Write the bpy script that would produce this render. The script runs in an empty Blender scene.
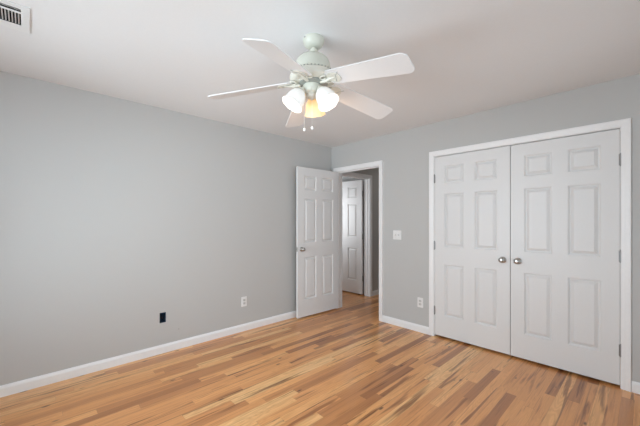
import bpy, bmesh, math, random
from mathutils import Vector, Matrix

S = bpy.context.scene
COL = S.collection
PI = math.pi
random.seed(7)

# ------------------------------------------------------------------ camera
cam_d = bpy.data.cameras.new('camera')
cam_d.sensor_width = 36.0
cam_d.lens = 310.46 * 36.0 / 640.0
cam_d.shift_y = (220.94 - 213.0) / 640.0
cam_d.clip_start = 0.05
cam = bpy.data.objects.new('camera', cam_d)
cam.location = (3.3305, -3.3962, 1.3169)
cam.rotation_euler = (PI / 2, 0, 0.8125)
COL.objects.link(cam)
S.camera = cam

# ------------------------------------------------------------------ exposure
S.view_settings.view_transform = 'Standard'
S.view_settings.look = 'None'
S.view_settings.gamma = 1.0
S.view_settings.use_curve_mapping = False
S.view_settings.exposure = 0.04
S.cycles.use_denoising = True
S.cycles.max_bounces = 16
S.cycles.diffuse_bounces = 10
S.cycles.transparent_max_bounces = 12
S.cycles.sample_clamp_indirect = 8.0

# ------------------------------------------------------------------ sky
world = bpy.data.worlds.new('sky')
S.world = world
world.use_nodes = True
bg = world.node_tree.nodes['Background']
bg.inputs['Color'].default_value = (0.80, 0.90, 1.0, 1)
bg.inputs['Strength'].default_value = 1.6


def area(name, loc, rot, sx, sy, watts, col, spread=PI):
    d = bpy.data.lights.new(name, 'AREA')
    d.shape = 'RECTANGLE'
    d.size, d.size_y = sx, sy
    d.energy = watts
    d.color = col
    d.spread = spread
    o = bpy.data.objects.new(name, d)
    o.location = loc
    o.rotation_euler = rot
    COL.objects.link(o)
    return o


RX, FY = 3.86, -4.26          # right wall plane, front wall plane (behind the camera)
DAY = (0.795, 0.92, 1.0)
# daylight standing in the openings of the two windows behind the camera
area('daylight_front_window', (0.98, FY - 0.24, 1.25), (PI / 2 + 0.03, 0, 0), 0.95, 1.7, 43, DAY)
area('daylight_front_window', (1.88, FY - 0.24, 1.25), (PI / 2 + 0.34, 0, 0), 0.85, 1.7, 44, DAY)
area('daylight_right_window', (RX + 0.24, -2.95, 1.25), (0, PI / 2, 0), 1.7, 0.9, 25, DAY)
area('daylight_right_window', (RX + 0.24, -1.15, 1.25), (0, PI / 2 + 0.45, 0), 1.7, 0.9, 8, DAY)
# added fill lights without fixtures: one for the hall, one for its door leaf
area('hall_fill_light', (0.55, 1.6, 2.40), (0, 0, 0), 0.35, 0.35, 1.5, (1.0, 0.97, 0.94))
area('next_room_fill_light', (-0.95, 0.17, 1.45), (PI / 2, 0, 0), 0.35, 0.9, 10, (0.93, 0.96, 1.0))


# ------------------------------------------------------------------ helpers
def link(name, bm, mat, parent=None, smooth=False, bevel=0.0):
    bmesh.ops.recalc_face_normals(bm, faces=bm.faces)
    me = bpy.data.meshes.new(name)
    bm.to_mesh(me)
    bm.free()
    o = bpy.data.objects.new(name, me)
    COL.objects.link(o)
    if mat:
        me.materials.append(mat)
    if isinstance(parent, tuple):          # (thing, offset of its frame)
        o.parent, o.location = parent
    elif parent:
        o.parent = parent
    if smooth:
        for p in me.polygons:
            p.use_smooth = True
        try:
            me.set_sharp_from_angle(angle=math.radians(38))
        except Exception:
            pass
    if bevel:
        m = o.modifiers.new('bevel', 'BEVEL')
        m.width = bevel
        m.segments = 2
        m.limit_method = 'ANGLE'
    return o


def empty(name, loc=(0, 0, 0), rz=0.0, parent=None):
    o = bpy.data.objects.new(name, None)
    o.empty_display_size = 0.1
    o.location = loc
    o.rotation_euler = (0, 0, rz)
    COL.objects.link(o)
    if parent:
        o.parent = parent
    return o


def tag(o, label=None, cat=None, group=None, kind=None):
    if label:
        o['label'] = label
    if cat:
        o['category'] = cat
    if group:
        o['group'] = group
    if kind:
        o['kind'] = kind
    return o


def box(bm, x0, x1, y0, y1, z0, z1, M=None):
    vs = [Vector((x, y, z)) for x in (x0, x1) for y in (y0, y1) for z in (z0, z1)]
    if M:
        vs = [M @ v for v in vs]
    v = [bm.verts.new(c) for c in vs]
    for f in ((0, 1, 3, 2), (4, 6, 7, 5), (0, 4, 5, 1), (2, 3, 7, 6), (0, 2, 6, 4), (1, 5, 7, 3)):
        bm.faces.new([v[i] for i in f])


def lathe(bm, prof, n=32, M=None, cap0=False, cap1=False, scallop=None):
    """prof: (r, z) list, spun about local z."""
    rings = []
    for i, (r, z) in enumerate(prof):
        ring = []
        for k in range(n):
            a = 2 * PI * k / n
            rr, zz = r, z
            if scallop:
                rr, zz = scallop(i, a, r, z)
            p = Vector((rr * math.cos(a), rr * math.sin(a), zz))
            ring.append(bm.verts.new(M @ p if M else p))
        rings.append(ring)
    for a, b in zip(rings, rings[1:]):
        for k in range(n):
            bm.faces.new((a[k], a[(k + 1) % n], b[(k + 1) % n], b[k]))
    if cap0:
        bm.faces.new(rings[0])
    if cap1:
        bm.faces.new(rings[-1])


def tube(bm, pts, r, n=10, taper=None):
    pts = [Vector(p) for p in pts]
    rings = []
    up = Vector((0, 0, 1))
    for i, p in enumerate(pts):
        t = (pts[min(i + 1, len(pts) - 1)] - pts[max(i - 1, 0)]).normalized()
        if abs(t.dot(up)) > 0.98:
            up = Vector((1, 0, 0))
        s = t.cross(up).normalized()
        u = s.cross(t).normalized()
        rr = r if not taper else taper[i]
        rings.append([bm.verts.new(p + (s * math.cos(2 * PI * k / n) + u * math.sin(2 * PI * k / n)) * rr) for k in range(n)])
    for a, b in zip(rings, rings[1:]):
        for k in range(n):
            bm.faces.new((a[k], a[(k + 1) % n], b[(k + 1) % n], b[k]))
    bm.faces.new(rings[0])
    bm.faces.new(rings[-1])


def sphere(bm, c, r, M=None, sz=1.0, n=16):
    T = Matrix.Translation(c) @ Matrix.Diagonal((r, r, r * sz, 1))
    bmesh.ops.create_uvsphere(bm, u_segments=n, v_segments=max(6, n // 2), radius=1.0, matrix=(M @ T) if M else T)


def prism(bm, pts, z0, z1, M=None):
    """extruded outline in local xy"""
    lo = [Vector((x, y, z0)) for x, y in pts]
    hi = [Vector((x, y, z1)) for x, y in pts]
    if M:
        lo = [M @ v for v in lo]
        hi = [M @ v for v in hi]
    a = [bm.verts.new(v) for v in lo]
    b = [bm.verts.new(v) for v in hi]
    n = len(a)
    bm.faces.new(a[::-1])
    bm.faces.new(b)
    for k in range(n):
        bm.faces.new((a[k], a[(k + 1) % n], b[(k + 1) % n], b[k]))


def slab(bm, u0, u1, v0, v1, holes, fn, t):
    """a plate in (u, v) with rectangular holes; fn(u, v, w) -> point, w = 0 front, t back"""
    us = sorted({u0, u1} | {h[0] for h in holes} | {h[1] for h in holes})
    vs = sorted({v0, v1} | {h[2] for h in holes} | {h[3] for h in holes})
    us = [u for u in us if u0 - 1e-9 <= u <= u1 + 1e-9]
    vs = [v for v in vs if v0 - 1e-9 <= v <= v1 + 1e-9]

    def solid(i, j):
        if i < 0 or j < 0 or i >= len(us) - 1 or j >= len(vs) - 1:
            return False
        cu, cv = (us[i] + us[i + 1]) / 2, (vs[j] + vs[j + 1]) / 2
        return not any(h[0] < cu < h[1] and h[2] < cv < h[3] for h in holes)

    cache = {}

    def V(u, v, w):
        k = (round(u, 6), round(v, 6), round(w, 6))
        if k not in cache:
            cache[k] = bm.verts.new(Vector(fn(u, v, w)))
        return cache[k]

    for i in range(len(us) - 1):
        for j in range(len(vs) - 1):
            if not solid(i, j):
                continue
            a, b, c, d = us[i], us[i + 1], vs[j], vs[j + 1]
            bm.faces.new((V(a, c, 0), V(b, c, 0), V(b, d, 0), V(a, d, 0)))
            bm.faces.new((V(a, c, t), V(a, d, t), V(b, d, t), V(b, c, t)))
            if not solid(i - 1, j):
                bm.faces.new((V(a, c, 0), V(a, d, 0), V(a, d, t), V(a, c, t)))
            if not solid(i + 1, j):
                bm.faces.new((V(b, c, 0), V(b, c, t), V(b, d, t), V(b, d, 0)))
            if not solid(i, j - 1):
                bm.faces.new((V(a, c, 0), V(a, c, t), V(b, c, t), V(b, c, 0)))
            if not solid(i, j + 1):
                bm.faces.new((V(a, d, 0), V(b, d, 0), V(b, d, t), V(a, d, t)))


# ------------------------------------------------------------------ materials
def mat(name):
    m = bpy.data.materials.new(name)
    m.use_nodes = True
    nt = m.node_tree
    return m, nt, nt.nodes['Principled BSDF']


def N(nt, typ, **kw):
    n = nt.nodes.new(typ)
    for k, v in kw.items():
        setattr(n, k, v)
    return n


def paint(name, col, rough=0.5, bump=0.0, scale=300.0, stretch=(1, 1, 1), spec=0.5, metal=0.0, vary=0.02):
    m, nt, b = mat(name)
    tc = N(nt, 'ShaderNodeTexCoord')
    mp = N(nt, 'ShaderNodeMapping')
    mp.inputs['Scale'].default_value = stretch
    nt.links.new(tc.outputs['Object'], mp.inputs['Vector'])
    no = N(nt, 'ShaderNodeTexNoise')
    no.inputs['Scale'].default_value = scale
    no.inputs['Detail'].default_value = 3
    nt.links.new(mp.outputs['Vector'], no.inputs['Vector'])
    hs = N(nt, 'ShaderNodeMix', data_type='RGBA')
    hs.inputs[6].default_value = (*[c * (1 - vary) for c in col], 1)
    hs.inputs[7].default_value = (*[min(1, c * (1 + vary)) for c in col], 1)
    nt.links.new(no.outputs['Fac'], hs.inputs[0])
    nt.links.new(hs.outputs[2], b.inputs['Base Color'])
    b.inputs['Roughness'].default_value = rough
    b.inputs['Metallic'].default_value = metal
    b.inputs['Specular IOR Level'].default_value = spec
    if bump:
        bp = N(nt, 'ShaderNodeBump')
        bp.inputs['Strength'].default_value = bump
        bp.inputs['Distance'].default_value = 0.001
        nt.links.new(no.outputs['Fac'], bp.inputs['Height'])
        nt.links.new(bp.outputs['Normal'], b.inputs['Normal'])
    return m


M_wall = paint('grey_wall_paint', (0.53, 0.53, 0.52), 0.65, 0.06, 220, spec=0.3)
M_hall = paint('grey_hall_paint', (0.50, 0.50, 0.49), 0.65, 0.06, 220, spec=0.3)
M_ceil = paint('white_ceiling_paint', (0.78, 0.78, 0.78), 0.85, 0.25, 90, spec=0.2)
M_trim = paint('white_trim_paint', (0.86, 0.86, 0.86), 0.35, 0.0, 40)
M_door = paint('white_door_paint', (0.75, 0.75, 0.747), 0.42, 0.12, 45, (6, 6, 0.5))
M_closet_shade = paint('closet_shade_grey', (0.20, 0.20, 0.20), 0.8)  # closet shade put into the colour, so the door gaps look dark
M_nickel = paint('satin_nickel', (0.50, 0.49, 0.47), 0.28, 0, 60, metal=1.0)
M_hinge = paint('hinge_steel', (0.33, 0.33, 0.33), 0.38, 0, 60, metal=1.0)
M_plate = paint('white_plastic_plate', (0.82, 0.82, 0.81), 0.35, 0, 60)
M_slot = paint('black_slot', (0.02, 0.02, 0.02), 0.6, 0, 60)
M_grey = paint('grey_plastic', (0.60, 0.60, 0.59), 0.4, 0, 60)
M_vent = paint('vent_enamel', (0.78, 0.78, 0.77), 0.4, 0, 60)
M_vdark = paint('duct_dark', (0.02, 0.02, 0.02), 0.8, 0, 30)
M_body = paint('fan_enamel', (0.60, 0.605, 0.525), 0.35, 0, 50)
M_cream = paint('fan_cream_enamel', (0.66, 0.64, 0.56), 0.35, 0, 50)
M_blade = paint('fan_blade_white', (0.76, 0.76, 0.76), 0.40, 0.05, 30, (1, 12, 12))
M_bluebox = paint('blue_plastic_box', (0.006, 0.035, 0.075), 0.5, 0, 50)
M_wire = paint('black_cable_sheath', (0.012, 0.014, 0.018), 0.5, 0, 50)
M_winframe = paint('white_vinyl_frame', (0.80, 0.80, 0.80), 0.4, 0, 50)
M_chain = paint('pull_chain_metal', (0.75, 0.74, 0.70), 0.3, 0, 50, metal=0.6)


def glass_mat():
    m, nt, b = mat('window_glass')
    nt.nodes.remove(b)
    out = nt.nodes['Material Output']
    tr = N(nt, 'ShaderNodeBsdfTransparent')
    gl = N(nt, 'ShaderNodeBsdfGlossy')
    gl.inputs['Roughness'].default_value = 0.02
    fr = N(nt, 'ShaderNodeFresnel')
    no = N(nt, 'ShaderNodeTexNoise')
    no.inputs['Scale'].default_value = 2.0
    mx = N(nt, 'ShaderNodeMixShader')
    nt.links.new(fr.outputs[0], mx.inputs[0])
    nt.links.new(tr.outputs[0], mx.inputs[1])
    nt.links.new(gl.outputs[0], mx.inputs[2])
    nt.links.new(mx.outputs[0], out.inputs['Surface'])
    return m


M_glass = glass_mat()


def lit(name, base, emit, strength, transl=0.0):
    m, nt, b = mat(name)
    tc = N(nt, 'ShaderNodeTexCoord')
    no = N(nt, 'ShaderNodeTexNoise')
    no.inputs['Scale'].default_value = 45
    nt.links.new(tc.outputs['Object'], no.inputs['Vector'])
    mr = N(nt, 'ShaderNodeMapRange')
    mr.inputs['To Min'].default_value = strength * 0.9
    mr.inputs['To Max'].default_value = strength * 1.1
    nt.links.new(no.outputs['Fac'], mr.inputs['Value'])
    b.inputs['Base Color'].default_value = (*base, 1)
    b.inputs['Roughness'].default_value = 0.4
    b.inputs['Emission Color'].default_value = (*emit, 1)
    nt.links.new(mr.outputs[0], b.inputs['Emission Strength'])
    if transl:
        tr = N(nt, 'ShaderNodeBsdfTransparent')
        mx = N(nt, 'ShaderNodeMixShader')
        mx.inputs[0].default_value = transl
        nt.links.new(b.outputs[0], mx.inputs[1])
        nt.links.new(tr.outputs[0], mx.inputs[2])
        nt.links.new(mx.outputs[0], nt.nodes['Material Output'].inputs['Surface'])
    return m


M_shade_white = lit('frosted_glass_shade_cool', (0.72, 0.72, 0.71), (1.0, 0.98, 0.95), 0.20, 0.12)
M_shade_warm = lit('frosted_glass_shade_warm', (0.82, 0.70, 0.50), (1.0, 0.62, 0.24), 0.28, 0.25)
M_bulb = lit('glowing_bulb', (0.9, 0.9, 0.9), (1.0, 0.88, 0.66), 1.6)


def wood_floor():
    m, nt, b = mat('oak_strip_floor')
    L = nt.links

    def math_(op, a, c=None, d=None):
        n = N(nt, 'ShaderNodeMath', operation=op)
        for i, v in enumerate((a, c, d)):
            if v is None:
                continue
            if isinstance(v, (int, float)):
                n.inputs[i].default_value = v
            else:
                L.new(v, n.inputs[i])
        return n.outputs[0]

    def comb(x, y, z):
        n = N(nt, 'ShaderNodeCombineXYZ')
        for i, v in enumerate((x, y, z)):
            if isinstance(v, (int, float)):
                n.inputs[i].default_value = v
            else:
                L.new(v, n.inputs[i])
        return n.outputs[0]

    def white(vec):
        n = N(nt, 'ShaderNodeTexWhiteNoise', noise_dimensions='3D')
        L.new(vec, n.inputs['Vector'])
        return n.outputs['Value'], n.outputs['Color']

    def noise(vec, scale, detail=3.0, dist=0.0, rough=0.5):
        n = N(nt, 'ShaderNodeTexNoise', noise_dimensions='3D')
        n.inputs['Scale'].default_value = scale
        n.inputs['Detail'].default_value = detail
        n.inputs['Distortion'].default_value = dist
        n.inputs['Roughness'].default_value = rough
        L.new(vec, n.inputs['Vector'])
        return n.outputs['Fac']

    def ramp(fac, stops, interp='LINEAR'):
        n = N(nt, 'ShaderNodeValToRGB')
        n.color_ramp.interpolation = interp
        el = n.color_ramp.elements
        while len(el) < len(stops):
            el.new(0.5)
        for e, (p, c) in zip(el, stops):
            e.position = p
            e.color = (*c, 1) if len(c) == 3 else c
        L.new(fac, n.inputs['Fac'])
        return n.outputs['Color']

    def mix(fac, a, c, mode='MIX'):
        n = N(nt, 'ShaderNodeMix', data_type='RGBA', blend_type=mode)
        for i, v in ((0, fac), (6, a), (7, c)):
            if isinstance(v, (int, float)):
                n.inputs[i].default_value = v
            elif isinstance(v, tuple):
                n.inputs[i].default_value = (*v, 1)
            else:
                L.new(v, n.inputs[i])
        return n.outputs[2]

    tc = N(nt, 'ShaderNodeTexCoord')
    sp = N(nt, 'ShaderNodeSeparateXYZ')
    L.new(tc.outputs['Object'], sp.inputs[0])
    x, y = sp.outputs[0], sp.outputs[1]
    W = 0.068
    xs = math_('DIVIDE', x, W)
    row = math_('FLOOR', xs)
    fx = math_('FRACT', xs)
    r1, _ = white(comb(row, 3.7, 1.3))
    r2, _ = white(comb(row, 9.1, 5.9))
    ln = math_('MULTIPLY_ADD', r1, 0.75, 0.60)
    v = math_('ADD', math_('DIVIDE', y, ln), math_('MULTIPLY', r2, 17.0))
    colm = math_('FLOOR', v)
    fy = math_('FRACT', v)
    bid, bcol = white(comb(row, colm, 0.5))
    sc = N(nt, 'ShaderNodeSeparateColor')
    L.new(bcol, sc.inputs[0])
    k1, k2, k3 = sc.outputs[0], sc.outputs[1], sc.outputs[2]
    # board tone
    tone = ramp(bid, [(0.0, (0.38, 0.148, 0.050)), (0.10, (0.55, 0.232, 0.080)), (0.32, (0.72, 0.325, 0.115)),
                      (0.62, (0.82, 0.392, 0.145)), (0.88, (0.87, 0.458, 0.180)), (1.0, (0.91, 0.550, 0.245))])
    # long grain
    off = math_('MULTIPLY', bid, 37.0)
    gv = comb(math_('MULTIPLY', x, 42.0), math_('MULTIPLY', y, 1.1), off)
    g1 = noise(gv, 1.6, 5.0, 0.6, 0.6)
    grain = ramp(g1, [(0.28, (0.58, 0.50, 0.43)), (0.46, (0.96, 0.95, 0.94)), (0.7, (1.10, 1.12, 1.12))])
    c = mix(0.75, tone, grain, 'MULTIPLY')
    # cathedral figure in some boards
    cv = comb(math_('MULTIPLY', x, 16.0), math_('MULTIPLY', y, 1.7), off)
    cn = noise(cv, 1.0, 1.0, 0.2)
    rings = math_('SINE', math_('MULTIPLY', cn, 95.0))
    cf = math_('MULTIPLY', math_('MULTIPLY_ADD', rings, 0.5, 0.5), math_('MULTIPLY', k1, 0.42))
    c = mix(cf, c, mix(1.0, c, (0.72, 0.60, 0.50), 'MULTIPLY'))
    # heartwood streaks
    sv = comb(math_('MULTIPLY', x, 22.0), math_('MULTIPLY', y, 1.5), math_('ADD', off, 11.0))
    s1 = noise(sv, 1.0, 2.0, 0.4)
    thr = math_('SUBTRACT', 0.70, math_('MULTIPLY', k2, 0.17))
    st = math_('MULTIPLY', math_('SUBTRACT', s1, thr), 9.0)
    st_n = N(nt, 'ShaderNodeClamp')
    L.new(st, st_n.inputs[0])
    c = mix(math_('MULTIPLY', st_n.outputs[0], 0.85), c, mix(1.0, c, (0.40, 0.31, 0.25), 'MULTIPLY'))
    # long thin dark figure along the grain
    fv = comb(math_('MULTIPLY', x, 28.0), math_('MULTIPLY', y, 1.2), math_('ADD', off, 71.0))
    f1 = noise(fv, 1.0, 2.0, 0.5)
    fm = math_('MULTIPLY', math_('SUBTRACT', f1, math_('SUBTRACT', 0.66, math_('MULTIPLY', k1, 0.09))), 12.0)
    fcl = N(nt, 'ShaderNodeClamp')
    L.new(fm, fcl.inputs[0])
    c = mix(math_('MULTIPLY', fcl.outputs[0], 0.85), c, mix(1.0, c, (0.36, 0.27, 0.21), 'MULTIPLY'))
    # small knots
    vo = N(nt, 'ShaderNodeTexVoronoi', feature='F1')
    vo.inputs['Scale'].default_value = 1.0
    L.new(comb(math_('MULTIPLY', x, 11.0), math_('MULTIPLY', y, 4.2), 0.0), vo.inputs['Vector'])
    kn = math_('MULTIPLY', math_('SUBTRACT', 0.13, vo.outputs['Distance']), 14.0)
    kc = N(nt, 'ShaderNodeClamp')
    L.new(kn, kc.inputs[0])
    c = mix(math_('MULTIPLY', kc.outputs[0], math_('MULTIPLY', math_('GREATER_THAN', k3, 0.45), 0.85)), c, (0.075, 0.032, 0.014))
    # seams
    ex = math_('MINIMUM', fx, math_('SUBTRACT', 1.0, fx))
    ey = math_('MULTIPLY', math_('MINIMUM', fy, math_('SUBTRACT', 1.0, fy)), ln)
    sx = math_('LESS_THAN', math_('MULTIPLY', ex, W), 0.0009)
    sy = math_('LESS_THAN', ey, 0.0012)
    seam = math_('MAXIMUM', sx, sy)
    c = mix(math_('MULTIPLY', seam, 0.22), c, (0.13, 0.06, 0.025))
    L.new(c, b.inputs['Base Color'])
    rr = math_('MULTIPLY_ADD', g1, 0.12, 0.25)
    L.new(rr, b.inputs['Roughness'])
    b.inputs['Specular IOR Level'].default_value = 0.5
    b.inputs['Coat Weight'].default_value = 0.3
    b.inputs['Coat Roughness'].default_value = 0.22
    bp = N(nt, 'ShaderNodeBump')
    bp.inputs['Strength'].default_value = 0.25
    bp.inputs['Distance'].default_value = 0.0006
    L.new(math_('SUBTRACT', g1, math_('MULTIPLY', seam, 1.0)), bp.inputs['Height'])
    L.new(bp.outputs['Normal'], b.inputs['Normal'])
    return m


M_floor = wood_floor()

# ------------------------------------------------------------------ setting
H = 2.44
T = 0.115
DH = 2.05                      # door opening height
E0, E1 = 0.115, 0.881          # entry opening
C0, C1 = 1.652, 3.182          # closet opening
HD0, HD1 = 0.175, 0.945        # hall-side door opening, along y


def struct(name, bm, m, label, cat):
    return tag(link(name, bm, m), label, cat, kind='structure')


def boxs(name, m, label, cat, *bs):
    bm = bmesh.new()
    for b_ in bs:
        box(bm, *b_)
    return struct(name, bm, m, label, cat)


boxs('floor', M_floor, 'oak strip wood floor running through the bedroom and hall', 'floor', (-2.8, RX + T, FY - T, 3.2, -0.12, 0.0))

# ceiling with an opening for the duct above the register
VX0, VX1, VY0, VY1 = 0.79, 1.09, -3.74, -3.38
bm = bmesh.new()
slab(bm, -2.8, RX + T, FY - T, 3.2, [(VX0 + 0.03, VX1 - 0.03, VY0 + 0.03, VY1 - 0.03)], lambda u, v, w: (u, v, H + w), 0.10)
struct('ceiling', bm, M_ceil, 'flat white painted ceiling above the bedroom', 'ceiling')

# left wall with the cut-out for the uncovered wiring box
BY, BZ = -2.404, 0.352
bm = bmesh.new()
slab(bm, FY - T, 0.0, 0.0, H, [(BY - 0.029, BY + 0.029, BZ - 0.050, BZ + 0.050)], lambda u, v, w: (-w, u, v), T)
struct('wall_left', bm, M_wall, 'long blank grey wall on the left', 'wall')

bm = bmesh.new()
slab(bm, -2.8, RX + T, 0.0, H, [(E0 - 0.02, E1 + 0.02, -0.01, DH + 0.02), (C0 - 0.02, C1 + 0.02, -0.01, DH + 0.02)],
     lambda u, v, w: (u, w, v), T)
struct('wall_back', bm, M_wall, 'grey wall holding the doorway and the double closet', 'wall')

WR = (-3.45, -0.65, 0.45, 2.15)    # right window y0 y1 z0 z1
WF = (0.35, 3.35, 0.45, 2.15)      # front window x0 x1 z0 z1
bm = bmesh.new()
slab(bm, FY, 0.0, 0.0, H, [WR], lambda u, v, w: (RX + w, u, v), T)
struct('wall_right', bm, M_wall, 'grey wall on the right, outside the frame', 'wall')
bm = bmesh.new()
slab(bm, 0.0, RX + T, 0.0, H, [WF], lambda u, v, w: (u, FY - w, v), T)
struct('wall_front', bm, M_wall, 'grey window wall behind the camera', 'wall')

# hall, next room, closet shells
bm = bmesh.new()
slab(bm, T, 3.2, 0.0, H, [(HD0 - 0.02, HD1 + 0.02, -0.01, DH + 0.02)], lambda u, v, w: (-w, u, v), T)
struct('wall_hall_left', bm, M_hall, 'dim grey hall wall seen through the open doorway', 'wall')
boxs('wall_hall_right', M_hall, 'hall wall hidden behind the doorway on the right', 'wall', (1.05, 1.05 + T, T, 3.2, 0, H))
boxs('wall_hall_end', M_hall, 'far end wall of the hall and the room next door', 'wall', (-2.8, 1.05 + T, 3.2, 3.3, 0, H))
boxs('wall_next_room_and_added_partition', M_hall, 'far wall of the room across the hall, plus an added partition that darkens the door gap', 'wall', (-2.9, -2.8, T, 3.2, 0, H), (-2.8, -T, 1.03, 1.13, 0, H))  # second box: unseen partition added behind the open leaf to darken its hinge gap
boxs('wall_closet', M_closet_shade, 'closet interior behind the double doors, its shade put into the colour', 'wall',
     (1.30, 1.40, T, 0.80, 0, H), (3.45, 3.55, T, 0.80, 0, H), (1.30, 3.55, 0.75, 0.85, 0, H))


# windows behind the camera
def window(name, fn, u0, u1, v0, v1, label):
    root = tag(empty(name, fn((u0 + u1) / 2, v0, 0)), label, 'window', kind='structure')
    base = Vector(root.location)
    g = lambda u, v, w: Vector(fn(u, v, w)) - base
    um = (u0 + u1) / 2
    vm = (v0 + v1) / 2
    b1 = bmesh.new()
    slab(b1, u0, u1, v0, v1, [(u0 + 0.05, um - 0.03, v0 + 0.05, v1 - 0.05), (um + 0.03, u1 - 0.05, v0 + 0.05, v1 - 0.05)],
         lambda u, v, w: g(u, v, w + 0.03), 0.07)
    link('window_frame', b1, M_winframe, root)
    for a, c in ((u0 + 0.05, um - 0.03), (um + 0.03, u1 - 0.05)):
        b2 = bmesh.new()
        slab(b2, a, c, v0 + 0.05, v1 - 0.05, [(a + 0.03, c - 0.03, v0 + 0.08, vm - 0.015), (a + 0.03, c - 0.03, vm + 0.015, v1 - 0.08)],
             lambda u, v, w: g(u, v, w + 0.05), 0.03)
        s = link('window_sash', b2, M_winframe, root)
        b3 = bmesh.new()
        slab(b3, a + 0.03, c - 0.03, v0 + 0.08, v1 - 0.08, [], lambda u, v, w: g(u, v, w + 0.063), 0.004)
        link('window_pane', b3, M_glass, s)
    b4 = bmesh.new()
    slab(b4, u0 - 0.065, u1 + 0.065, v0 - 0.065, v1 + 0.065, [(u0, u1, v0, v1)], lambda u, v, w: g(u, v, -w), 0.016)
    link('window_casing', b4, M_trim, root)
    return root


window('window_1', lambda u, v, w: (RX + w, u, v), *WR, 'white double window on the right wall behind the camera')
window('window_2', lambda u, v, w: (u, FY - w, v), *WF, 'white double window on the wall behind the camera')

# ------------------------------------------------------------------ casings, jambs, baseboards
CP = [(0, 0), (0, .009), (.004, .0115), (.022, .013), (.030, .0155), (.046, .017), (.0545, .0165), (.057, .013), (.057, 0)]


def casing(bm, u0, u1, top, fn):
    cols = []
    for d, h in CP:
        cols.append([bm.verts.new(fn(*p, h)) for p in ((u0 - d, 0), (u0 - d, top + d), (u1 + d, top + d), (u1 + d, 0))])
    n = len(cols)
    for k in range(n):
        a, b_ = cols[k], cols[(k + 1) % n]
        for s in range(3):
            bm.faces.new((a[s], a[s + 1], b_[s + 1], b_[s]))
    bm.faces.new([c[0] for c in cols])
    bm.faces.new([c[3] for c in cols])


def door_trim(name, u0, u1, top, fn, label, both=False, stop_w=None):
    """fn(u, v, h): h out of the wall towards the viewer; jamb fills the wall's thickness"""
    root = tag(empty(name, fn((u0 + u1) / 2, 0, 0)), label, 'door trim', kind='structure')
    base = Vector(root.location)
    g = lambda u, v, h: Vector(fn(u, v, h)) - base
    bm = bmesh.new()
    casing(bm, u0 - 0.005, u1 + 0.005, top + 0.005, g)
    link('casing', bm, M_trim, root)
    if both:
        bm = bmesh.new()
        casing(bm, u0 - 0.005, u1 + 0.005, top + 0.005, lambda u, v, h: g(u, v, -T - h))
        link('casing', bm, M_trim, root)
    bm = bmesh.new()
    j = 0.019
    slab(bm, u0 - j, u0, 0, top + j, [], lambda u, v, w: g(u, v, -w), T)
    slab(bm, u1, u1 + j, 0, top + j, [], lambda u, v, w: g(u, v, -w), T)
    slab(bm, u0, u1, top, top + j, [], lambda u, v, w: g(u, v, -w), T)
    link('jamb', bm, M_trim, root)
    if stop_w is not None:
        bm = bmesh.new()
        slab(bm, u0, u0 + 0.010, 0, top, [], lambda u, v, w: g(u, v, stop_w - w), 0.03)
        slab(bm, u1 - 0.010, u1, 0, top, [], lambda u, v, w: g(u, v, stop_w - w), 0.03)
        slab(bm, u0 + 0.010, u1 - 0.010, top - 0.010, top, [], lambda u, v, w: g(u, v, stop_w - w), 0.03)
        link('stop', bm, M_trim, root)
    return root


fb = lambda u, v, h: (u, -h, v)                       # back wall
fh = lambda u, v, h: (h, u, v)                        # hall-left wall, facing +x
door_trim('trim_1', E0, E1, DH, fb, 'white casing around the open doorway in the corner', True, -0.045)
door_trim('trim_2', C0, C1, DH, fb, 'wide white casing around the double closet doors')
door_trim('trim_3', HD0, HD1, DH, fh, 'white casing on the hall wall seen through the doorway', True, -0.040)

BP = [(0, 0), (.0135, 0), (.0135, .060), (.0115, .068), (.0075, .076), (.0035, .084), (0, .084)]


def baseboard(name, a, b, out, label):
    a, b, out = Vector(a), Vector(b), Vector(out)
    bm = bmesh.new()
    A = [bm.verts.new(a + out * h + Vector((0, 0, z))) for h, z in BP]
    B = [bm.verts.new(b + out * h + Vector((0, 0, z))) for h, z in BP]
    n = len(A)
    for k in range(n):
        bm.faces.new((A[k], A[(k + 1) % n], B[(k + 1) % n], B[k]))
    bm.faces.new(A)
    bm.faces.new(B)
    return struct(name, bm, M_trim, label, 'baseboard')


baseboard('baseboard_left', (0, FY, 0), (0, -0.0, 0), (1, 0, 0), 'long white baseboard under the left wall')
baseboard('baseboard_back', (E1 + .063, 0, 0), (C0 - .063, 0, 0), (0, -1, 0), 'short white baseboard between the doorway and the closet')
baseboard('baseboard_back.001', (C1 + .063, 0, 0), (RX, 0, 0), (0, -1, 0), 'white baseboard right of the closet casing')
baseboard('baseboard_right', (RX, FY, 0), (RX, -0.014, 0), (-1, 0, 0), 'white baseboard on the right wall outside the frame')
baseboard('baseboard_front', (0.014, FY, 0), (RX - 0.014, FY, 0), (0, 1, 0), 'white baseboard on the wall behind the camera')
baseboard('baseboard_hall', (0, HD1 + .063, 0), (0, 3.2, 0), (1, 0, 0), 'white hall baseboard seen through the doorway')


# ------------------------------------------------------------------ six-panel doors
def panel_rects(w):
    st, mu = 0.112, 0.112
    cw = (w - 2 * st - mu) / 2
    xs = [(st, st + cw), (st + cw + mu, w - st)]
    zs = [(0.230, 0.808), (1.002, 1.600), (1.714, 1.910)]
    return [(a, b, c, d) for a, b in xs for c, d in zs]


LT = 0.035


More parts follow.
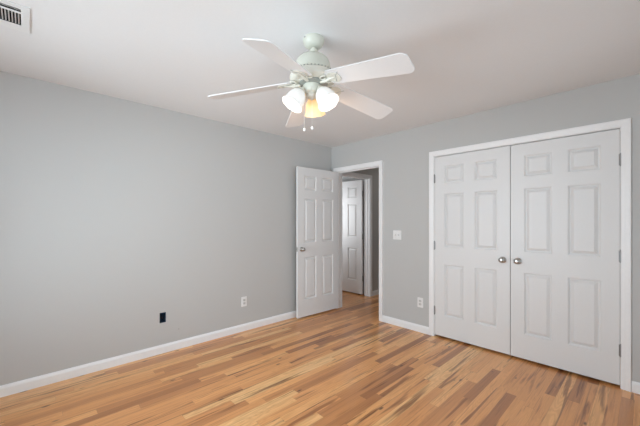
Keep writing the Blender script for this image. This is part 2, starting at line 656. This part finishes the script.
def door_panel(bm, r):
    """moulded raised panel, both faces, filling the hole r of the leaf (local x, z; front y = 0)"""
    steps = [(0, 0), (.002, .005), (.008, .0085), (.010, .0155), (.018, .0155), (.021, .0125), (.036, .0035), (.039, .0010)]
    for side in (0, 1):
        rings = []
        for i, d in steps:
            y = d if side == 0 else LT - d
            a, b_, c, e = r[0] + i, r[1] - i, r[2] + i, r[3] - i
            rings.append([bm.verts.new((px, y, pz)) for px, pz in ((a, c), (b_, c), (b_, e), (a, e))])
        for p, q in zip(rings, rings[1:]):
            for k in range(4):
                bm.faces.new((p[k], p[(k + 1) % 4], q[(k + 1) % 4], q[k]))
        bm.faces.new(rings[-1])


def knob_set(parent, x, z, sides, out=0.058):
    """round door knobs; sides: -1 front (y=0), +1 back (y=LT)"""
    for s in sides:
        y0 = 0.0 if s < 0 else LT
        Mx = Matrix.Translation((x, y0, z)) @ Matrix.Rotation(PI / 2 if s < 0 else -PI / 2, 4, 'X')
        k = bmesh.new()
        lathe(k, [(.010, .006), (.010, .022), (.013, .026), (.022, .032), (.0265, .040), (.0270, .046), (.024, .053), (.016, .0575), (.006, .059)], 28, Mx, True, True)
        ko = link('knob', k, M_nickel, parent, True)
        tag(ko, 'satin nickel round knob')
        r = bmesh.new()
        lathe(r, [(.031, 0), (.031, .003), (.028, .006), (.012, .009), (.010, .011)], 28, Mx, True, True)
        link('rosette', r, M_nickel, ko, True)


def hinge_set(parent, x, y, zs, leaf_dir):
    """three butt hinges: knuckle barrel with five segments, finials, and the leaf edge let into the door"""
    for z in zs:
        b_ = bmesh.new()
        for k in range(5):
            a = -0.045 + k * 0.018
            lathe(b_, [(.0070, a + .0004), (.0076, a + .001), (.0076, a + .017), (.0070, a + .0176)], 14, Matrix.Translation((x, y, z)), True, True)
        for s in (-1, 1):
            sphere(b_, (x, y, z + s * .047), .0055, n=10)
        box(b_, min(x, x + leaf_dir * .010), max(x, x + leaf_dir * .010), y + .0035, y + .0052, z - .0445, z + .0445)
        h = link('hinge', b_, M_hinge, parent, True)
        tag(h, 'dark steel hinge')


def six_panel_door(name, loc, rz, w, hinge_left, label, group=None, knobs=(-1,), latch=False, pivot=(0, 0), catch=False, hinge_z=(.276, 1.017, 1.777), hinge_y=-0.004, hinge_gap=0.004):
    """local frame: hinge axis at the origin; leaf runs along +x (hinge_left) or -x"""
    root = tag(empty(name, loc, rz), label, 'door', group, 'structure')
    x0 = pivot[0] if hinge_left else -pivot[0] - w
    y0 = pivot[1]
    rects = panel_rects(w)
    bm = bmesh.new()
    slab(bm, 0, w, 0, 2.021, rects, lambda u, v, t: (u, t, v), LT)
    leaf = link('leaf', bm, M_door, root)
    leaf.location = (x0, y0, 0.022)
    for r in rects:
        pb = bmesh.new()
        door_panel(pb, r)
        link('panel', pb, M_door, leaf)
    kx = w - 0.062 if hinge_left else 0.062
    knob_set((root, leaf.location), kx, 0.914, knobs)
    hx = -hinge_gap if hinge_left else w + hinge_gap
    hinge_set((root, leaf.location), hx, hinge_y, hinge_z, 1 if hinge_left else -1)
    if latch:
        lb = bmesh.new()
        ex = w if hinge_left else 0
        box(lb, ex - .0002, ex + .0012, .0055, .0295, .914 - .029, .914 + .029)
        box(lb, ex + .0012, ex + .009, .011, .024, .914 - .008, .914 + .008)
        tag(link('latch', lb, M_nickel, (root, leaf.location)), 'satin nickel latch plate')
    if catch:
        cb = bmesh.new()
        ex = w - .075 if hinge_left else .030
        box(cb, ex, ex + .045, .002, .028, 2.021, 2.0245)
        sphere(cb, (ex + .0225, .010, 2.022), .006, n=10)
        tag(link('ball_catch', cb, M_hinge, (root, leaf.location)), 'dark steel ball catch on top of the leaf')
    return root


six_panel_door('door_1', (0.113, -0.008, 0), math.radians(-91.8), 0.760, True,
               'white six-panel bedroom door swung open against the left wall', knobs=(-1, 1), latch=True, pivot=(0.003, 0.008))
six_panel_door('door_2', (C0 + 0.003, 0.001, 0), 0, 0.7590, True,
               'white six-panel closet door hinged on its left, next to the outlet', 'double closet doors', catch=True)
six_panel_door('door_3', (C1 - 0.003, 0.001, 0), 0, 0.7590, False,
               'white six-panel closet door hinged on its right, away from the doorway', 'double closet doors', catch=True)
six_panel_door('door_4', (-T - 0.004, HD1 - 0.004, 0), math.radians(180.5), 0.760, True,
               'white six-panel door across the hall, seen through the open doorway', knobs=(-1, 1), latch=True, pivot=(0.016, 0.008), hinge_y=0.014, hinge_gap=0.009)


# ------------------------------------------------------------------ wall plates
def rounded(w, h, r, n=5):
    pts = []
    for cx, cy, a0 in ((w / 2 - r, h / 2 - r, 0), (-w / 2 + r, h / 2 - r, PI / 2), (-w / 2 + r, -h / 2 + r, PI), (w / 2 - r, -h / 2 + r, 1.5 * PI)):
        for k in range(n + 1):
            a = a0 + PI / 2 * k / n
            pts.append((cx + r * math.cos(a), cy + r * math.sin(a)))
    return pts


def plate_frame(loc, normal):
    """matrix: local x along the wall, local y up, local z out of the wall"""
    n = Vector(normal)
    up = Vector((0, 0, 1))
    x = up.cross(n)
    M3 = Matrix((x, up, n)).transposed().to_4x4()
    return Matrix.Translation(loc) @ M3


def plate_root(name, loc, normal, label, cat, group=None):
    r = bpy.data.objects.new(name, None)
    r.empty_display_size = .05
    r.matrix_world = plate_frame(loc, normal)
    COL.objects.link(r)
    return tag(r, label, cat, group)


def cover(bm, w, h):
    prism(bm, rounded(w, h, .006), 0, .0035)
    prism(bm, rounded(w - .008, h - .008, .005), .0035, .006)


def outlet(loc, normal, label):
    r = plate_root('wall_outlet', loc, normal, label, 'outlet', 'duplex wall outlets')
    b_ = bmesh.new()
    cover(b_, .072, .116)
    link('cover_plate', b_, M_plate, r)
    for s in (-1, 1):
        o = bmesh.new()
        pts = [(x, max(-.0135, min(.0135, y))) for x, y in [(.0172 * math.cos(2 * PI * k / 28), .0172 * math.sin(2 * PI * k / 28)) for k in range(28)]]
        prism(o, pts, .006, .0080, Matrix.Translation((0, s * .0195, 0)))
        ro = link('receptacle', o, M_grey, r)
        sl = bmesh.new()
        cy = s * .0195
        box(sl, -.0075, -.0055, cy - .001, cy + .007, .0079, .0084)
        box(sl, .0055, .0075, cy, cy + .0065, .0079, .0084)
        lathe(sl, [(.0024, .0079), (.0024, .0084)], 12, Matrix.Translation((0, cy - .0065, 0)), True, True)
        link('slots', sl, M_slot, ro)
    sc = bmesh.new()
    lathe(sc, [(.0034, .006), (.003, .0072)], 14, None, True, True)
    link('screw', sc, M_chain, r)
    return r


outlet((0, -1.497, 0.350), (1, 0, 0), 'white duplex outlet on the left wall near the open door')
outlet((1.476, 0, 0.350), (0, -1, 0), 'white duplex outlet beside the closet casing')

sw = plate_root('light_switch', (1.161, 0, 1.140), (0, -1, 0), 'white double light switch between the doorway and the closet', 'light switch')
b_ = bmesh.new()
cover(b_, .118, .116)
link('cover_plate', b_, M_plate, sw)
for s in (-1, 1):
    t_ = bmesh.new()
    prism(t_, rounded(.012, .026, .001), .006, .0066, Matrix.Translation((s * .023, 0, 0)))
    hs = link('switch_slot', t_, M_grey, sw)
    t_ = bmesh.new()
    box(t_, s * .023 - .0045, s * .023 + .0045, -.005, .005, .004, .017,
        Matrix.Translation((0, .001, 0)) @ Matrix.Rotation(math.radians(-28 * s), 4, 'X'))
    link('toggle', t_, M_plate, hs, bevel=.001)
    for q in (-1, 1):
        t_ = bmesh.new()
        lathe(t_, [(.003, .006), (.0026, .007)], 12, Matrix.Translation((s * .023, q * .030, 0)), True, True)
        link('screw', t_, M_chain, sw)

# uncovered wiring box in the left wall
jb = plate_root('wiring_box', (0, BY, BZ), (1, 0, 0), 'uncovered dark blue wiring box cut into the left wall', 'electrical box')
b_ = bmesh.new()
slab(b_, -.0285, .0285, -.0495, .0495, [(-.026, .026, -.047, .047)], lambda u, v, w: (u, v, .0005 - w), .070)
slab(b_, -.0285, .0285, -.0495, .0495, [], lambda u, v, w: (u, v, -.0695 - w), .003)
box(b_, -.006, .006, .038, .047, -.010, -.0005)
box(b_, -.006, .006, -.047, -.038, -.010, -.0005)
link('box_shell', b_, M_bluebox, jb)
for q, (dx, dy, ph) in enumerate(((-.009, .012, 0), (.008, -.004, 1.6))):
    b_ = bmesh.new()
    pts = [(dx + .010 * math.cos(ph + k * .55), dy + .020 * math.sin(ph + k * .55), -.060 + k * .0042) for k in range(12)]
    tube(b_, pts, .0034, 8)
    link('cable', b_, M_wire, jb, True)

# tiny nail left in the wall
nl = plate_root('nail', (0, -2.253, 0.204), (1, 0, 0), 'tiny dark nail low in the left wall', 'nail')
b_ = bmesh.new()
lathe(b_, [(.0015, -.010), (.0015, .004), (.0045, .0045), (.0045, .006)], 12, None, True, True)
link('nail_head', b_, M_hinge, nl)

# ------------------------------------------------------------------ ceiling register
vx, vy = (VX0 + VX1) / 2, (VY0 + VY1) / 2
vt = tag(empty('ceiling_vent', (vx, vy, H)), 'white metal air register in the ceiling corner', 'vent')
hw, hd = (VX1 - VX0) / 2, (VY1 - VY0) / 2
inner = (.862 - vx, 1.052 - vx, VY0 + .036 - vy, VY1 - .036 - vy)
bar = (1.016 - vx, 1.052 - vx, inner[2], inner[3])
cen = (.862 - vx, 1.000 - vx, inner[2], inner[3])
b_ = bmesh.new()
slab(b_, -hw, hw, -hd, hd, [bar, cen], lambda u, v, w: (u, v, -.006 + w), .004)
slab(b_, -hw, hw, -hd, hd, [(-hw + .004, hw - .004, -hd + .004, hd - .004)], lambda u, v, w: (u, v, -.004 + w), .0038)
link('register_frame', b_, M_vent, vt, bevel=.001)
b_ = bmesh.new()
slab(b_, -hw + .031, hw - .031, -hd + .031, hd - .031, [(-hw + .034, hw - .034, -hd + .034, hd - .034)], lambda u, v, w: (u, v, .001 + w), .09)
slab(b_, -hw + .031, hw - .031, -hd + .031, hd - .031, [], lambda u, v, w: (u, v, .091 + w), .004)
link('duct', b_, M_vdark, vt)
y = cen[2] + .006
while y < cen[3] - .002:
    b_ = bmesh.new()
    box(b_, cen[0], cen[1], -.0030, .0030, -.0006, .0006, Matrix.Translation((0, y, .001)) @ Matrix.Rotation(math.radians(38), 4, 'X'))
    link('louver', b_, M_vent, vt)
    y += .0130
for k in range(2):
    b_ = bmesh.new()
    x = bar[0] + .012 + k * .012
    box(b_, -.004, .004, bar[2], bar[3], -.0006, .0006, Matrix.Translation((x, 0, .001)) @ Matrix.Rotation(math.radians(40), 4, 'Y'))
    link('louver', b_, M_vent, vt)

# ------------------------------------------------------------------ ceiling fan
FX, FYc = 1.910, -2.105
fan = tag(empty('ceiling_fan', (FX, FYc, H)), 'white five-blade ceiling fan with three lit glass shades', 'ceiling fan')


def fpart(name, prof, m, n=40, parent=fan, off=None):
    b_ = bmesh.new()
    lathe(b_, prof, n, Matrix.Translation(off) if off else None, True, True)
    return link(name, b_, m, parent, True)


can = fpart('canopy', [(.065, 0), (.067, -.005), (.067, -.012), (.063, -.026), (.054, -.041), (.043, -.050), (.028, -.054), (.018, -.054)], M_body)
for a in (4.63, 1.49):
    b_ = bmesh.new()
    sphere(b_, (.0665 * math.cos(a), .0655 * math.sin(a), -.009), .0055, n=10)
    link('canopy_screw', b_, M_hinge, can, True)
rod = fpart('downrod', [(.0125, -.055), (.0125, -.118), (.012, -.120)], M_cream, 20)
fpart('rod_collar', [(.016, -.066), (.026, -.069), (.028, -.084), (.026, -.097), (.034, -.101), (.035, -.110), (.018, -.112)], M_body, 24, rod)
kit = Vector((math.cos(.8125), math.sin(.8125), 0)) * -.011      # the fan hangs a touch off plumb
fpart('motor_housing', [(.030, -.104), (.052, -.107), (.078, -.115), (.097, -.132), (.108, -.158), (.113, -.190), (.116, -.216), (.112, -.226)], M_body, 56, off=kit * .5)
# slotted vent band under the housing
b_ = bmesh.new()
lathe(b_, [(.108, -.214), (.126, -.218), (.137, -.226), (.140, -.234), (.140, -.258), (.134, -.266), (.112, -.272), (.060, -.274), (.060, -.240)], 56, Matrix.Translation(kit * .6), True, True)
band = link('motor_band', b_, M_cream, fan, True)
b_ = bmesh.new()
for k in range(40):
    a = 2 * PI * k / 40
    Mx = Matrix.Translation(kit * .6) @ Matrix.Rotation(a, 4, 'Z') @ Matrix.Translation((.132, 0, -.2235)) @ Matrix.Rotation(math.radians(-36), 4, 'Y')
    box(b_, -.007, .007, -.0040, .0040, -.0005, .0012, Mx)
link('vent_slots', b_, paint('vent_slot_metal', (.30, .31, .28), .5), band)
fpart('flywheel', [(.060, -.268), (.088, -.274), (.088, -.284), (.050, -.288)], paint('fan_hub_metal', (.30, .31, .28), .45), 40)
b_ = bmesh.new()
lathe(b_, [(.034, -.280), (.049, -.282), (.054, -.288), (.054, -.318), (.051, -.328), (.043, -.336), (.034, -.340)], 36, Matrix.Translation(kit), True, True)
link('switch_housing', b_, M_body, fan, True)
b_ = bmesh.new()
lathe(b_, [(.034, -.339), (.034, -.352), (.030, -.360), (.022, -.366), (.008, -.374), (.004, -.378)], 32, Matrix.Translation(kit), True, True)
link('light_kit_hub', b_, M_cream, fan, True)

# blades
ZB = 2.09 - H
R0, R1 = 0.128, 0.648
DROOP = math.radians(8.3)      # the blades sag towards their tips


def blade_outline():
    pts = []
    n = 10
    w0, w1 = .062, .076
    rc = .038

    def arc(cx, cy, r, a0, a1, k=6):
        return [(cx + r * math.cos(a0 + (a1 - a0) * i / k), cy + r * math.sin(a0 + (a1 - a0) * i / k)) for i in range(k + 1)]

    pts += arc(R1 - rc, -w1 + rc, rc, -PI / 2, -.10)
    pts += arc(R1 - rc, w1 - rc, rc, .10, PI / 2)
    pts += arc(R0 + .030, w0 - .030, .030, PI / 2, PI)
    pts += arc(R0 + .030, -w0 + .030, .030, PI, 1.5 * PI)
    return pts


def make_blade(ang):
    pitch = math.radians(-14.5)
    Rz = Matrix.Translation(kit) @ Matrix.Rotation(ang, 4, 'Z')
    Mx = Rz @ Matrix.Translation((0, 0, 2.184 - H)) @ Matrix.Rotation(DROOP, 4, 'Y') @ Matrix.Rotation(pitch, 4, 'X')
    b_ = bmesh.new()
    prism(b_, blade_outline(), -.003, .003, Mx)
    bl = link('blade', b_, M_blade, fan, bevel=.0012)
    # iron: curved arm from the flywheel out to a round pad under the blade, with an open scroll
    c = bmesh.new()
    pad = [(.172 + .046 * math.cos(2 * PI * k / 28), .042 * math.sin(2 * PI * k / 28)) for k in range(28)]
    prism(c, pad, -.0075, -.0032, Mx)
    P0, P1, P2 = Rz @ Vector((.070, 0, -.280)), Rz @ Vector((.098, 0, -.284)), Mx @ Vector((.140, 0, -.0068))
    tube(c, [P0, P1, (P1 + P2) / 2 - Vector((0, 0, .004)), P2, Mx @ Vector((.175, 0, -.0062))], .009, 10, [.012, .012, .011, .010, .006])
    for s_ in (-1, 1):
        ring = []
        for k in range(15):
            a = k / 14 * 1.65 * PI
            rr = .024 - .011 * k / 14
            ring.append(Rz @ Vector((.112 + rr * math.cos(a + .4), s_ * (.028 + rr * math.sin(a + .4) * .9), -.279 - .006 * (k / 14))))
        tube(c, ring, .0042, 8)
    link('blade_iron', c, M_cream, bl, True)
    for px, py in ((.150, -.024), (.150, .024), (.196, 0)):
        d = bmesh.new()
        lathe(d, [(.0050, -.0095), (.0050, -.0074)], 12, Mx @ Matrix.Translation((px, py, 0)), True, True)
        link('screw', d, M_cream, bl)
    e = bmesh.new()
    # raised scroll line on the pad
    sc = [Mx @ Vector(p) for p in ((.142, .018, -.008), (.156, .034, -.0085), (.176, .030, -.0085), (.184, .008, -.0085), (.196, -.016, -.008), (.222, -.038, -.0045))]
    tube(e, sc, .0022, 8)
    link('scroll', e, paint('scroll_grey_metal', (.45, .46, .42), .45) if 'scroll_grey_metal' not in bpy.data.materials else bpy.data.materials['scroll_grey_metal'], bl, True)
    return bl


for k in range(5):
    make_blade(math.radians(7.3 + 72 * k))

# light kit
for k, deg in enumerate((8.6, 128.6, 248.6)):
    a = math.radians(deg)
    Rz = Matrix.Translation(kit + Vector((0, 0, -.041))) @ Matrix.Rotation(a, 4, 'Z')
    b_ = bmesh.new()
    arm = [(.030, 0, -.276), (.048, 0, -.268), (.058, 0, -.268), (.064, 0, -.278), (.068, 0, -.292)]
    tube(b_, [Rz @ Vector(p) for p in arm], .0085, 12)
    la = link('light_arm', b_, M_cream, fan, True)
    tilt = math.radians(33)
    Ms = Rz @ Matrix.Translation((.068, 0, -.288)) @ Matrix.Rotation(PI - tilt, 4, 'Y')   # local +z runs from the socket to the mouth
    b_ = bmesh.new()
    lathe(b_, [(.010, -.012), (.022, -.008), (.027, .004), (.027, .022), (.024, .026)], 24, Ms, True, True)
    link('socket_cup', b_, M_cream, la, True)
    # bell shade, double walled, open at the mouth
    outer = [(.026, .008), (.034, .013), (.045, .027), (.053, .046), (.057, .067), (.060, .086), (.064, .102), (.069, .112)]
    innr = [(r - .003, z) for r, z in outer[::-1]]

    def sc_(i, an, r, z):
        if 6 <= i <= 9:
            return r + .0008 * math.cos(8 * an), z + .0008 * math.cos(8 * an)
        return r, z

    b_ = bmesh.new()
    lathe(b_, outer + innr, 48, Ms, False, False, sc_)
    warm = (k == 1)
    sh = link('lamp_shade', b_, M_shade_warm if warm else M_shade_white, fan, True)
    tag(sh, 'amber glowing glass shade' if warm else 'bright white frosted glass shade')
    b_ = bmesh.new()
    lathe(b_, [(.012, .020), (.013, .036), (.020, .052), (.0265, .070), (.0265, .082), (.020, .096), (.008, .103)], 20, Ms, True, True)
    link('bulb', b_, M_bulb, sh, True)
    ld = bpy.data.lights.new('bulb_light', 'POINT')
    ld.energy = 2.2 if warm else 0.4
    ld.color = (1.0, 0.60, 0.32) if warm else (1.0, 0.85, 0.70)
    ld.shadow_soft_size = .03
    lo = bpy.data.objects.new('bulb_light', ld)
    lo.location = Ms @ Vector((0, 0, .125))
    COL.objects.link(lo)
    lo.parent = fan

rt = Vector((math.cos(.8125), math.sin(.8125), 0))
fw = Vector((-math.sin(.8125), math.cos(.8125), 0))
for off, zk in ((rt * -.057 - fw * .012, -.562), (rt * -.008 - fw * .058, -.566)):
    b_ = bmesh.new()
    tube(b_, [(off.x, off.y, -.318), (off.x, off.y, zk + .010)], .0011, 6)
    pc = link('pull_chain', b_, M_chain, fan, True)
    b_ = bmesh.new()
    sphere(b_, (off.x, off.y, zk), .0085, sz=1.25, n=16)
    link('pull_knob', b_, M_plate, pc, True)
